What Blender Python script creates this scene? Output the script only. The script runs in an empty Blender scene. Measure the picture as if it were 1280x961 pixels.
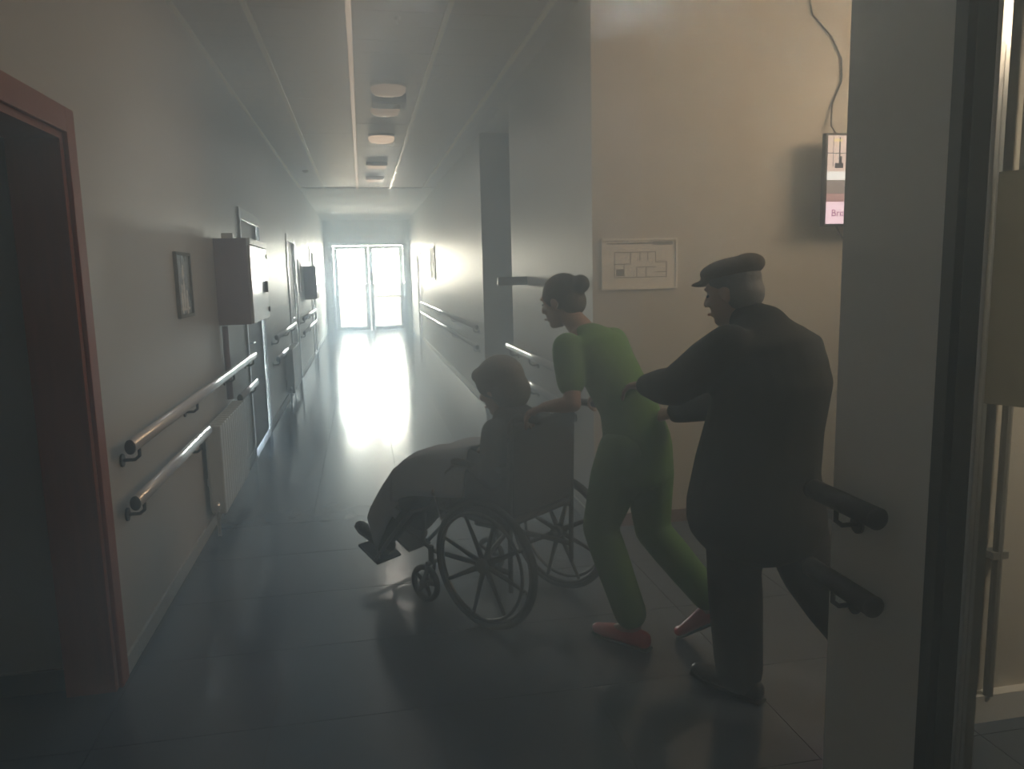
import bpy, bmesh, math, random
from mathutils import Vector, Matrix, Quaternion
random.seed(7)
C = bpy.context.scene.collection
SC = bpy.context.scene

# ------------------------------------------------------------------ camera
cam_d = bpy.data.cameras.new('camera'); cam = bpy.data.objects.new('camera', cam_d); C.objects.link(cam)
cam_d.sensor_fit = 'HORIZONTAL'; cam_d.sensor_width = 36; cam_d.lens = 965 / 1280 * 36
cam_d.clip_start = 0.02; cam_d.clip_end = 200
R = ((0.98163061, 0.04925545, -0.18432377), (-0.18943287, 0.13653273, -0.97235487), (-0.02272755, 0.98941029, 0.14335531))
cam.matrix_world = Matrix(((*R[0], 0), (*R[1], 0), (*R[2], 1.6), (0, 0, 0, 1)))
SC.camera = cam

# ------------------------------------------------------------------ view, world, lights
SC.view_settings.view_transform = 'Standard'; SC.view_settings.look = 'None'
SC.view_settings.exposure = 0.3; SC.view_settings.gamma = 1; SC.view_settings.use_curve_mapping = False
try:
    SC.cycles.max_bounces = 10; SC.cycles.diffuse_bounces = 4; SC.cycles.glossy_bounces = 4
    SC.cycles.transparent_max_bounces = 12; SC.cycles.transmission_bounces = 8
    SC.cycles.volume_bounces = 2; SC.cycles.volume_step_rate = 0.4; SC.cycles.volume_max_steps = 64
    SC.cycles.use_denoising = True; SC.cycles.sample_clamp_indirect = 4.0
    SC.cycles.caustics_reflective = False; SC.cycles.caustics_refractive = False
except Exception: pass

W = bpy.data.worlds.new('world'); SC.world = W; W.use_nodes = True
wn = W.node_tree.nodes; wl = W.node_tree.links
wn['Background'].inputs[0].default_value = (0.54, 0.79, 1.0, 1); wn['Background'].inputs[1].default_value = 330.0

def area(name, loc, direction, sx, sy, power, col=(1, 1, 1), portal=False, spread=180):
    d = bpy.data.lights.new(name, 'AREA'); d.shape = 'RECTANGLE'; d.size = sx; d.size_y = sy
    d.energy = power; d.color = col; d.spread = math.radians(spread)
    o = bpy.data.objects.new(name, d); C.objects.link(o); o.location = loc
    o.rotation_euler = Vector(direction).to_track_quat('-Z', 'Y').to_euler()
    if portal: d.cycles.is_portal = True
    return o
area('door_daylight_portal', (0.2, 23.45, 1.28), (0, -1, 0), 2.1, 2.5, 1, portal=True)
# assumed lobby light (right, out of frame, no window built); added fill light behind the camera
area('lobby_assumed_light', (4.7, 2.6, 3.1), (-1, 0.35, 0.0), 1.8, 0.7, 36, (1.0, 0.85, 0.65), spread=120)
area('entrance_fill_light', (0.6, -2.2, 2.9), (0.0, 1, 0.05), 1.8, 0.7, 2.7, (0.66, 0.86, 1.0), spread=110)

# fill lights added along the ceiling to brighten smoke and walls
for yl, pw in ((4.4, 4.0), (9.3, 7.0), (11.6, 9.0), (16.5, 9.0), (20.5, 9.0)):
    area('ceiling_fill_light', (.3, yl, 3.09), (0, 0, -1), .26, .26, pw, (0.72, 0.87, 1.0))
area('partition_fill_light', (3.0, 0.9, 3.0), (-.12, 1, -.9), .4, .4, 9, (1.0, 0.9, 0.72), spread=70)  # unseen fill light added to brighten the partition behind the glass door
# ------------------------------------------------------------------ materials
def mat(name, col, rough=0.6, metal=0.0, noise=0.0, nscale=8.0, spec=0.5, bump=0.0, bscale=60, col2=None, coat=0.0, stretch=None):
    m = bpy.data.materials.new(name); m.use_nodes = True
    nt = m.node_tree; b = nt.nodes['Principled BSDF']
    b.inputs['Base Color'].default_value = (*col, 1); b.inputs['Roughness'].default_value = rough
    b.inputs['Metallic'].default_value = metal; b.inputs['Specular IOR Level'].default_value = spec
    b.inputs['Coat Weight'].default_value = coat
    tc = nt.nodes.new('ShaderNodeTexCoord'); src = tc.outputs['Object']
    if stretch:
        mp = nt.nodes.new('ShaderNodeMapping'); mp.inputs['Scale'].default_value = stretch
        nt.links.new(src, mp.inputs[0]); src = mp.outputs[0]
    if noise > 0 or col2:
        n = nt.nodes.new('ShaderNodeTexNoise'); n.inputs['Scale'].default_value = nscale; n.inputs['Detail'].default_value = 4
        nt.links.new(src, n.inputs['Vector'])
        r = nt.nodes.new('ShaderNodeMixRGB'); r.inputs[1].default_value = (*[c * (1 - noise) for c in col], 1)
        r.inputs[2].default_value = (*(col2 or [min(1, c * (1 + noise)) for c in col]), 1)
        nt.links.new(n.outputs['Fac'], r.inputs[0]); nt.links.new(r.outputs[0], b.inputs['Base Color'])
    if bump > 0:
        n2 = nt.nodes.new('ShaderNodeTexNoise'); n2.inputs['Scale'].default_value = bscale; n2.inputs['Detail'].default_value = 3
        nt.links.new(src, n2.inputs['Vector'])
        bp = nt.nodes.new('ShaderNodeBump'); bp.inputs['Strength'].default_value = bump; bp.inputs['Distance'].default_value = 0.005
        nt.links.new(n2.outputs['Fac'], bp.inputs['Height']); nt.links.new(bp.outputs[0], b.inputs['Normal'])
    return m
def emis(name, col, s):
    m = bpy.data.materials.new(name); m.use_nodes = True; b = m.node_tree.nodes['Principled BSDF']
    b.inputs['Base Color'].default_value = (*col, 1); b.inputs['Emission Color'].default_value = (*col, 1); b.inputs['Emission Strength'].default_value = s
    return m
M = {}
M['wall_corridor'] = mat('wall_paint_corridor', (0.56, 0.54, 0.50), 0.43, noise=0.05, nscale=1.5, bump=0.15, bscale=90)
M['wall'] = mat('wall_paint', (0.55, 0.515, 0.44), 0.4, noise=0.05, nscale=1.5, bump=0.15, bscale=90)
M['wall_grey'] = mat('wall_paint_grey', (0.48, 0.50, 0.49), 0.5, noise=0.04, nscale=2, bump=0.1)
M['ceiling'] = mat('ceiling_panel', (0.56, 0.53, 0.49), 0.5, noise=0.12, nscale=3)
M['ceiling_white'] = mat('ceiling_plaster', (0.75, 0.74, 0.70), 0.7)
M['rail_white'] = mat('ceiling_rail_white', (0.92, 0.92, 0.90), 0.3)
M['tile'] = mat('floor_tile', (0.085, 0.11, 0.145), 0.16, noise=0.18, nscale=5, spec=0.95, bump=0.04, bscale=25)
M['grout'] = mat('floor_grout', (0.05, 0.05, 0.05), 0.8)
M['wood'] = mat('orange_wood', (0.30, 0.085, 0.04), 0.5, noise=0.25, nscale=6, stretch=(9, 9, 0.6))
M['alu'] = mat('aluminium', (0.72, 0.74, 0.75), 0.28, 0.85)
M['rail'] = mat('handrail_white_metal', (0.92, 0.94, 0.97), 0.24, 0.3)
M['plastic_dark'] = mat('dark_plastic', (0.035, 0.037, 0.04), 0.45)
M['door_leaf'] = mat('door_leaf', (0.10, 0.09, 0.10), 0.55, noise=0.1, nscale=3)
M['stub'] = mat('wall_end_paint', (0.74, 0.75, 0.72), 0.5, bump=.1)
M['white'] = mat('white_lacquer', (0.80, 0.81, 0.80), 0.3)
M['radiator'] = mat('radiator_white', (0.62, 0.66, 0.66), 0.35)
M['cab_side'] = mat('cabinet_red_grey', (0.24, 0.15, 0.17), 0.5, noise=0.05)
M['cab_front'] = mat('cabinet_front', (0.85, 0.84, 0.84), 0.2, 0.5)
M['base'] = mat('baseboard_tile', (0.12, 0.115, 0.11), 0.4)
M['base_red'] = mat('baseboard_red', (0.20, 0.12, 0.09), 0.4)
M['dark_frame'] = mat('dark_aluminium', (0.055, 0.065, 0.06), 0.4, 0.3)
M['frame_grey'] = mat('door_frame_grey', (0.16, 0.165, 0.17), 0.5)
M['black'] = mat('black_rubber', (0.012, 0.013, 0.015), 0.6)
M['steel'] = mat('chair_steel', (0.10, 0.105, 0.11), 0.35, 0.7)
M['chrome'] = mat('chrome', (0.7, 0.7, 0.7), 0.15, 1.0)
M['paper'] = mat('paper', (0.85, 0.83, 0.77), 0.6)
M['ink'] = mat('ink_grey', (0.20, 0.20, 0.18), 0.6)
M['screen_body'] = mat('screen_body', (0.02, 0.02, 0.022), 0.35)
M['parapet'] = mat('parapet_render', (0.075, 0.058, 0.042), 0.8)
M['terrace'] = mat('terrace_floor', (0.07, 0.065, 0.055), 0.8)
g = bpy.data.materials.new('clear_glass'); g.use_nodes = True; nt = g.node_tree
for n in list(nt.nodes): nt.nodes.remove(n)
out = nt.nodes.new('ShaderNodeOutputMaterial'); mx = nt.nodes.new('ShaderNodeMixShader'); tr = nt.nodes.new('ShaderNodeBsdfTransparent')
gl = nt.nodes.new('ShaderNodeBsdfGlossy'); fr = nt.nodes.new('ShaderNodeFresnel'); fr.inputs[0].default_value = 1.45
gl.inputs['Roughness'].default_value = 0.03; tr.inputs[0].default_value = (0.97, 0.98, 0.98, 1)
nt.links.new(fr.outputs[0], mx.inputs[0]); nt.links.new(tr.outputs[0], mx.inputs[1]); nt.links.new(gl.outputs[0], mx.inputs[2]); nt.links.new(mx.outputs[0], out.inputs[0])
M['glass'] = g
g2 = g.copy(); g2.name = 'frosted_vinyl'; nt = g2.node_tree
df = nt.nodes.new('ShaderNodeBsdfTranslucent'); df.inputs[0].default_value = (0.55, 0.55, 0.47, 1)
d2 = nt.nodes.new('ShaderNodeBsdfDiffuse'); d2.inputs[0].default_value = (0.55, 0.55, 0.47, 1)
ad = nt.nodes.new('ShaderNodeMixShader'); nt.links.new(df.outputs[0], ad.inputs[1]); nt.links.new(d2.outputs[0], ad.inputs[2])
m2 = nt.nodes.new('ShaderNodeMixShader'); m2.inputs[0].default_value = 0.80
o2 = next(n for n in nt.nodes if n.type == 'OUTPUT_MATERIAL'); mo = next(n for n in nt.nodes if n.type == 'MIX_SHADER' and n.outputs[0].links and n.outputs[0].links[0].to_node == o2)
nt.links.new(mo.outputs[0], m2.inputs[1]); nt.links.new(ad.outputs[0], m2.inputs[2]); nt.links.new(m2.outputs[0], o2.inputs[0])
M['frost'] = g2

# ------------------------------------------------------------------ helpers
def BM(): return bmesh.new()
def box(bm, x0, x1, y0, y1, z0, z1, bev=0.0):
    t = bmesh.new()
    vs = [t.verts.new((x, y, z)) for x in (x0, x1) for y in (y0, y1) for z in (z0, z1)]
    for f in ((0, 1, 3, 2), (4, 6, 7, 5), (0, 4, 5, 1), (2, 3, 7, 6), (0, 2, 6, 4), (1, 5, 7, 3)): t.faces.new([vs[i] for i in f])
    if bev > 0: bmesh.ops.bevel(t, geom=list(t.edges), offset=bev, segments=2, affect='EDGES', profile=0.5)
    me = bpy.data.meshes.new('t'); t.to_mesh(me); t.free(); bm.from_mesh(me); bpy.data.meshes.remove(me)
    return bm
def basis(d, up=Vector((0, 0, 1))):
    d = d.normalized(); a = up.cross(d)
    if a.length < 1e-4: a = Vector((1, 0, 0)).cross(d)
    a.normalize(); return a, d.cross(a)
def tube(bm, pts, rad, seg=12, side=None, cap=True):
    """swept tube; rad a number or per-point list of r or (ra, rb); side: fixed direction that ra follows"""
    pts = [Vector(p) for p in pts]; n = len(pts)
    if not isinstance(rad, (list,)): rad = [rad] * n
    rings = []; pa = None
    for i, p in enumerate(pts):
        d = (pts[min(i + 1, n - 1)] - pts[max(i - 1, 0)]).normalized()
        if side is not None:
            a = Vector(side) - d * d.dot(Vector(side)); a.normalize(); b = d.cross(a)
        elif pa is None: a, b = basis(d)
        else:
            a = pa - d * d.dot(pa); a.normalize(); b = d.cross(a)
        pa = a; r = rad[i]; ra, rb = r if isinstance(r, tuple) else (r, r)
        rings.append([bm.verts.new(p + a * (ra * math.cos(t * 2 * math.pi / seg)) + b * (rb * math.sin(t * 2 * math.pi / seg))) for t in range(seg)])
    for i in range(n - 1):
        for t in range(seg):
            bm.faces.new((rings[i][t], rings[i][(t + 1) % seg], rings[i + 1][(t + 1) % seg], rings[i + 1][t]))
    if cap:
        bm.faces.new(rings[0][::-1]); bm.faces.new(rings[-1])
    return bm
def ring_torus(bm, c, axis, R_, r, seg=48, s2=10):
    a, b = basis(Vector(axis)); c = Vector(c); ax = Vector(axis).normalized(); rings = []
    for i in range(seg):
        t = i * 2 * math.pi / seg; d = a * math.cos(t) + b * math.sin(t)
        rings.append([bm.verts.new(c + d * (R_ + r * math.cos(u * 2 * math.pi / s2)) + ax * (r * math.sin(u * 2 * math.pi / s2))) for u in range(s2)])
    for i in range(seg):
        for u in range(s2):
            bm.faces.new((rings[i][u], rings[(i + 1) % seg][u], rings[(i + 1) % seg][(u + 1) % s2], rings[i][(u + 1) % s2]))
    return bm
def cyl(bm, p0, p1, r, seg=20): return tube(bm, [p0, p1], r, seg)
def ell(bm, c, r, rot=None, seg=16):
    t = bmesh.new(); bmesh.ops.create_uvsphere(t, u_segments=seg, v_segments=seg // 2 + 2, radius=1)
    mt = Matrix.Translation(Vector(c)) @ (rot.to_matrix().to_4x4() if rot else Matrix.Identity(4)) @ Matrix.Diagonal((*r, 1))
    t.transform(mt); me = bpy.data.meshes.new('t'); t.to_mesh(me); t.free(); bm.from_mesh(me); bpy.data.meshes.remove(me)
    return bm
def obj(name, bm, m, parent=None, smooth=False):
    bmesh.ops.recalc_face_normals(bm, faces=bm.faces[:])
    me = bpy.data.meshes.new(name); bm.to_mesh(me); bm.free()
    me.materials.append(m if not isinstance(m, str) else M[m])
    if smooth:
        for p in me.polygons: p.use_smooth = True
    o = bpy.data.objects.new(name, me); C.objects.link(o)
    if parent: o.parent = parent
    return o
def struct(name, bm, m, parent=None):
    o = obj(name, bm, m, parent)
    if not parent: o['kind'] = 'structure'
    return o
def thing(name, label, cat, loc=(0, 0, 0), rz=0.0, group=None):
    o = bpy.data.objects.new(name, None); C.objects.link(o); o.location = loc; o.rotation_euler = (0, 0, rz)
    o.empty_display_size = 0.1; tag(o, label, cat, group); return o
def tag(o, label, cat, group=None):
    o['label'] = label; o['category'] = cat
    if group: o['group'] = group
    return o
def share(name, me, loc, parent):
    o = bpy.data.objects.new(name, me); C.objects.link(o); o.location = loc; o.parent = parent; return o

# ------------------------------------------------------------------ setting
XL, XR, XN, YE, H, HL = -1.03, 1.42, 1.36, 23.2, 3.2, 3.9
YB = -2.6            # wall behind the camera
XE = 4.9             # lobby far side
# floor slab + tiles
sl = struct('floor', box(BM(), -4.0, XE + .3, YB - .2, YE + .2, -0.12, -0.004), 'grout')
tm = bpy.data.meshes.new('floor_tile'); tb = box(BM(), -.2985, .2985, -.2985, .2985, -.010, 0.0); tb.to_mesh(tm); tb.free(); tm.materials.append(M['tile'])
spots = []
for j in range(38):
    y = 0.9 + .6 * j + .3
    for i in range(-2, 2 + 12):
        x = -1.0 + .6 * i + .3
        if x < -1.2 and not (y < 3.2): continue
        if x > 1.5 and y > 4.5 and not (7.0 < y < 9.3 and x < 1.8): continue
        if x > 3.6: continue
        spots.append((y, x))
spots.sort(key=lambda s: s[0] + abs(s[1]) * .3); near, far = spots[:298], spots[298:]
for y, x in near: share('floor_tile', tm, (x, y, 0), sl)
fb = BM()
for y, x in far: box(fb, x - .2985, x + .2985, y - .2985, y + .2985, -.01, 0)
for j in range(5):
    for i in range(9):
        x = -1.0 + .6 * i + .3; y = .6 - .6 * j; box(fb, x - .2985, x + .2985, y - .2985, y + .2985, -.01, 0)
if len(fb.verts): o = obj('floor_tile', fb, 'tile', sl); o['kind'] = 'stuff'

# left wall with doorway 1 and recesses for doors 2..4
T = 0.17
def wall_x(name, x, t, y0, y1, z1, holes, m):
    """wall slab in the plane X = x (t: signed thickness), holes = (ya, yb, z0, z1)"""
    bm = BM(); y = y0
    xa, xb = sorted((x, x + t))
    for ya, yb, za, zb in sorted(holes):
        box(bm, xa, xb, y, ya, 0, z1); box(bm, xa, xb, ya, yb, zb, z1)
        if za > 0: box(bm, xa, xb, ya, yb, 0, za)
        y = yb
    box(bm, xa, xb, y, y1, 0, z1); return struct(name, bm, m)
D2, D3, D4 = (7.2, 8.45), (11.5, 12.75), (16.4, 17.5)
wall_x('wall_left', XL, -T, YB, YE, HL, [(1.95, 3.12, 0, 2.14), (*D2, 0, 2.14), (*D3, 0, 2.14), (*D4, 0, 2.14)], 'wall_corridor')
wall_x('wall_right', XR, 0.2, 9.2, YE, H + .1, [(19.0, 20.1, 0, 2.14)], 'wall_corridor')
struct('wall_right_near', box(BM(), XN, XN + .3, 4.5, 7.05, 0, HL), 'wall_corridor')
# side passage between the two right wall sections: far reveal, back, lintel-free
struct('wall_passage_far', box(BM(), XR + .2, 3.2, 9.2, 9.4, 0, H + .1), 'wall_grey')
struct('wall_passage_back', box(BM(), 3.2, 3.35, 6.85, 9.4, 0, H + .1), 'wall_grey')
struct('wall_passage_near', box(BM(), XN + .3, 3.2, 6.85, 7.05, 0, H + .1), 'wall_grey')
struct('wall_lobby', box(BM(), XN + .3, XE, 4.5, 4.7, 0, HL), 'wall')
wall_x('wall_lobby_side', XE, 0.2, YB, 4.7, HL, [], 'wall')
struct('wall_entrance', box(BM(), -3.75, XE + .2, YB - .2, YB, 0, HL), 'wall')
# side room seen through doorway 1
struct('wall_side_room', box(BM(), -3.6, XL - T, 3.16, 3.3, 0, 2.9), 'wall_grey')
struct('wall_side_room_back', box(BM(), -3.75, -3.6, YB, 3.3, 0, 2.9), 'wall_grey')
struct('ceiling_side_room', box(BM(), -3.6, XL - T, YB, 3.3, 2.9, 3.0), 'ceiling_white')
struct('baseboard_side_room', box(BM(), -3.6, XL - T, 3.145, 3.16, 0, .09), 'base')
# end wall with glazed door
bm = BM(); box(bm, XL - T, -.86, YE, YE + .2, 0, HL); box(bm, 1.30, XR + .2, YE, YE + .2, 0, HL); box(bm, -.86, 1.30, YE, YE + .2, 2.56, HL)
struct('wall_end', bm, 'wall_corridor')
# ceilings
c1 = struct('ceiling', box(BM(), XL, XR, 4.5, 14.85, H + .02, H + .1), 'ceiling_white')
c0 = struct('ceiling_near', box(BM(), XL, 1.2, YB, 4.5, H + .02, H + .1), 'ceiling_white')
struct('ceiling_far', box(BM(), XL, XR, 14.85, YE, H, H + .1), 'ceiling_white')
struct('ceiling_passage', box(BM(), XR, 3.2, 7.05, 9.2, H + .02, H + .1), 'ceiling_white')
struct('ceiling_lobby', box(BM(), 1.2, XE, YB, 4.7, HL, HL + .1), 'ceiling_white')
struct('trim_ceiling_edge', box(BM(), 1.2, 1.24, YB, 4.5, H, HL), 'ceiling_white')
cols = [(XL + .03, -.62), (-.58, -.02), (.02, .58), (.62, 1.18), (1.22, XR)]
pm = {}
n = 0
for j in range(46):
    y = 1.15 + .3 * j
    if y + .3 > 14.86: continue
    for k, (xa, xb) in enumerate(cols):
        if k == 4 and y < 4.5: continue
        if k not in pm:
            me = bpy.data.meshes.new('ceiling_panel'); b = box(BM(), xa, xb, 0.004, .296, 0, .018, 0.002); b.to_mesh(me); b.free(); me.materials.append(M['ceiling']); pm[k] = me
        share('ceiling_panel', pm[k], (0, y, H + random.uniform(-.0015, .0015)), c1)
bm = BM()
for k in range(4): box(bm, cols[k][0], cols[k][1], YB, 1.15, H, H + .018)
obj('ceiling_panel', bm, 'ceiling', c0)
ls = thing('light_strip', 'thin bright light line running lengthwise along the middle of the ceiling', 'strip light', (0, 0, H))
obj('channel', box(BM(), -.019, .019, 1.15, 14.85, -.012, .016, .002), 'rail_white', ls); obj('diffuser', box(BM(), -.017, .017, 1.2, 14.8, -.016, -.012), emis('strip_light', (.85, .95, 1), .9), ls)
for k, (xa, xb) in enumerate(((XL, XL + .03), (-.618, -.582), (.582, .618), (1.182, 1.218))):
    struct('trim_%d' % (k + 1), box(BM(), xa, xb, YB if k < 3 else 4.5, 14.85, H - .012, H + .02, .002), 'rail_white')
# baseboards
struct('baseboard_left', box(box(box(box(BM(), XL, XL + .012, 3.22, D2[0] - .08, 0, .075), XL, XL + .012, D2[1] + .08, D3[0] - .08, 0, .075), XL, XL + .012, D3[1] + .08, D4[0] - .08, 0, .075), XL, XL + .012, D4[1] + .08, YE, 0, .075), 'wall_grey')
struct('baseboard_right', box(box(BM(), XR - .014, XR, 9.2, 18.9, 0, .08), XR - .014, XR, 20.2, YE, 0, .08), 'white')
struct('baseboard_right_near', box(BM(), XN - .014, XN, 4.486, 7.05, 0, .08), 'wall_grey')
struct('baseboard_lobby', box(BM(), XN, XE, 4.486, 4.5, 0, .08), 'base_red')

# near doorway frame, orange wood
f1 = thing('door_frame', 'orange-brown wooden door frame at the left edge of the photo', 'door frame', (XL, 3.12, 0))
f1['kind'] = 'structure'
f1.name = 'door_1'
obj('casing', box(BM(), 0, .018, 0.0, .085, 0, 2.225, .003), 'wood', f1)
obj('casing', box(BM(), 0, .018, -1.25, -1.17, 0, 2.225, .003), 'wood', f1)
obj('head_casing', box(BM(), 0, .018, -1.17, 0.0, 2.135, 2.225, .003), 'wood', f1)
obj('jamb', box(BM(), -T - .01, 0.0, -.03, .012, 0, 2.14), 'wood', f1)
obj('jamb', box(BM(), -T - .01, 0.0, -1.17, -1.14, 0, 2.14), 'wood', f1)
obj('head_jamb', box(BM(), -T - .01, 0.0, -1.14, -.03, 2.11, 2.14), 'wood', f1)

def corridor_door(n, y0, y1, side=-1, x=XL):
    r = bpy.data.objects.new('door_%d' % n, None); C.objects.link(r); r.location = (x, y0, 0); r['kind'] = 'structure'; L = y1 - y0
    s = side
    def b(xa, xb, *a): xa, xb = sorted((xa * s, xb * s)); return box(BM(), xa, xb, *a)
    obj('casing', b(-.016, 0, -.045, 0, 0, 2.22, .002), 'alu', r); obj('casing', b(-.016, 0, L, L + .045, 0, 2.22, .002), 'alu', r)
    obj('head_casing', b(-.016, 0, 0, L, 2.12, 2.22, .002), 'white', r)
    lf = obj('leaf', b(.02, .06, .01, L - .01, .01, 2.13), 'door_leaf', r)
    h = BM(); tube(h, [(s * .02, .1, 1.02), (s * -.035, .1, 1.02), (s * -.035, .22, 1.02)], .009, 8); box(h, min(s * .02, s * .013), max(s * .02, s * .013), .075, .125, .95, 1.1); obj('handle', h, 'chrome', lf)
    return r
corridor_door(2, *D2); corridor_door(3, *D3); corridor_door(4, *D4); corridor_door(5, 19.0, 20.1, 1, XR)

# glazed exit door at the corridor end
ge = bpy.data.objects.new('door_6', None); C.objects.link(ge); ge.location = (.22, YE, 0); ge['kind'] = 'structure'
fb_ = BM(); box(fb_, -1.08, -1.0, 0, .08, 0, 2.56); box(fb_, 1.0, 1.08, 0, .08, 0, 2.56); box(fb_, -1.0, 1.0, 0, .08, 2.48, 2.56)
obj('frame', fb_, 'frame_grey', ge)
for s in (-1, 1):
    fb_ = BM(); xa, xb = sorted((s * .008, s * .995)); SW = .115
    box(fb_, xa, xa + SW, .02, .07, .01, 2.47); box(fb_, xb - SW, xb, .02, .07, .01, 2.47)
    box(fb_, xa + SW, xb - SW, .02, .07, 2.38, 2.47); box(fb_, xa + SW, xb - SW, .02, .07, .01, .14)
    lf = obj('leaf', fb_, 'frame_grey', ge)
    obj('glass_pane', box(BM(), xa + SW, xb - SW, .04, .048, .14, 2.38), 'glass', lf)
    h = BM(); box(h, xa + .1, xb - .1, -.04, -.02, .98, 1.02); box(h, xa + .09, xa + .12, -.02, .02, .97, 1.03); box(h, xb - .12, xb - .09, -.02, .02, .97, 1.03)
    obj('push_bar', h, 'alu', lf)
# terrace outside
te = struct('floor_terrace', box(BM(), -5, 6, YE + .2, YE + 2.9, -.12, -.02), 'terrace')
pp = struct('wall_parapet', box(box(BM(), -5, 6, YE + 2.5, YE + 2.7, -.02, 1.28), -5, 6, YE + 2.45, YE + 2.75, 1.28, 1.34), 'parapet')

# ------------------------------------------------------------------ handrails
def handrail(label, x, side, y0, y1, z, brackets, m='rail', group=None, r=.021):
    """side: +1 rail stands off towards +X"""
    t = thing('handrail', label, 'handrail', (x, y0, z), 0, group); L = y1 - y0; s = side
    obj('rail', tube(BM(), [(s * .075, 0, 0), (s * .075, L, 0)], [(r, .03)] * 2, 16, side=(1, 0, 0)), m, t, True)
    for yy in (0, L):
        ca = ell(BM(), (s * .075, yy, 0), (r * 1.05, .012, .031)); obj('end_cap', ca, 'plastic_dark', t, True)
    for yb in brackets:
        b = BM(); yb -= y0
        tube(b, [(s * .075, yb, -.028), (s * .075, yb, -.062), (s * .055, yb, -.078), (s * .02, yb, -.078), (0.004 * s, yb, -.078)], .0075, 8)
        cyl(b, (s * .002, yb, -.078), (s * .010, yb, -.078), .028); obj('bracket', b, 'plastic_dark', t)
    return t
XH = XL
handrail('upper grey handrail nearest on the left wall, running above the radiator', XH, 1, 3.3, 7.05, .935, (3.42, 4.6, 5.9, 6.95))
handrail('lower grey handrail on the left wall between door frame and radiator', XH, 1, 3.3, 4.85, .70, (3.42, 4.6))
handrail('short lower handrail between the radiator and the door on the left', XH, 1, 6.1, 7.05, .70, (6.2, 6.95))
handrail('upper bright handrail between the two farther left doors', XH, 1, 8.85, 11.35, .95, (9.0, 10.2, 11.2))
handrail('lower bright handrail before the farther radiator on the left', XH, 1, 8.85, 9.95, .71, (9.0, 9.8))
handrail('upper handrail farthest along the left wall, near the glazed door', XH, 1, 12.9, 16.2, .94, (13.1, 14.5, 16.0))
handrail('lower handrail farthest along the left wall, near the glazed door', XH, 1, 12.9, 16.2, .71, (13.1, 14.5, 16.0))
handrail('long bright upper handrail on the far right wall', XR, -1, 9.3, 18.5, .95, (9.6, 12, 14.5, 17))
handrail('long bright lower handrail on the far right wall', XR, -1, 9.3, 18.5, .71, (9.6, 12, 14.5, 17))
handrail('upper handrail on the right wall behind the seated person', XN, -1, 4.75, 6.95, .94, (4.9, 6.0, 6.8))
handrail('lower handrail on the right wall behind the seated person', XN, -1, 4.75, 6.95, .71, (4.9, 6.0, 6.8))

# near wall end on the right with two dark rail ends
struct('wall_stub', box(BM(), 1.38, 1.56, 1.66, 2.06, 0, HL), 'stub')
handrail('upper dark handrail end on the grey wall end at right', 1.38, -1, 1.75, 2.05, .935, (1.93,), 'plastic_dark', r=.030)
handrail('lower dark handrail end on the grey wall end at right', 1.38, -1, 1.75, 2.05, .69, (1.93,), 'plastic_dark', r=.030)

# ------------------------------------------------------------------ radiators
def radiator(label, y0, y1, h):
    t = thing('radiator', label, 'radiator', (XL, y0, 0)); L = y1 - y0; n = int(L / .08)
    b = BM()
    box(b, .03, .04, .01, L - .01, .16, h - .02); obj('back_panel', b, 'radiator', t)
    me = bpy.data.meshes.new('radiator_fin'); f = box(BM(), .035, .125, .006, .074, .14, h, .008); f.to_mesh(me); f.free(); me.materials.append(M['radiator'])
    for k in range(n): share('radiator_fin', me, (0, k * L / n, 0), t)
    for yy in (.1, L - .14): obj('wall_bracket', box(BM(), .001, .03, yy, yy + .04, .3, .34), 'alu', t)
    b = BM(); tube(b, [(.08, -.03, .01), (.08, -.03, .2), (.08, .02, .2)], .011, 8); ell(b, (.08, -.03, .2), (.022, .022, .03)); obj('valve', b, 'alu', t)
    return t
radiator('white column radiator low on the left wall under the upper handrail', 4.95, 6.0, .70)
radiator('farther white radiator on the left wall, lit by the far door', 10.1, 11.2, .70)
p = BM(); tube(p, [(XL + .03, 5.95, 1.26), (XL + .03, 5.95, .72)], .022, 10); tag(obj('riser_pipe', p, 'cab_side', smooth=True), 'grey pipe running down from the hose cabinet to the radiator', 'pipe')

# ------------------------------------------------------------------ hose cabinets
def cabinet(label, y0, L, z0, z1, dep):
    t = thing('hose_cabinet', label, 'fire hose cabinet', (XL, y0, z0)); h = z1 - z0
    obj('housing', box(BM(), 0.001, dep - .02, 0, L, 0, h, .004), 'cab_side', t)
    d = obj('door', box(BM(), dep - .019, dep, .004, L - .004, .006, h - .05, .004), 'cab_front', t)
    obj('top_rail', box(BM(), dep - .019, dep + .004, 0, L, h - .045, h, .003), 'white', t)
    b = BM(); box(b, dep, dep + .02, .78 * L, .82 * L, h * .35, h * .5); obj('latch', b, 'plastic_dark', d)
    for zz in (.12, .82):
        b = BM(); cyl(b, (dep + .003, L * .93, h * zz - .02), (dep + .003, L * .93, h * zz + .02), .008, 8); obj('hinge', b, 'plastic_dark', d)
    return t
cabinet('box-shaped fire hose cabinet with bright front, nearest on left wall', 5.88, 1.0, 1.27, 1.89, .25)
cabinet('small far wall cabinet on the left before the glazed door', 14.6, .75, 1.2, 1.8, .22)
b = BM(); box(b, XL + .05, XL + .13, 5.95, 6.07, 1.891, 1.93, .004); tag(obj('alarm_unit', b, 'white'), 'small white box lying on top of the near hose cabinet', 'box')

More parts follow.
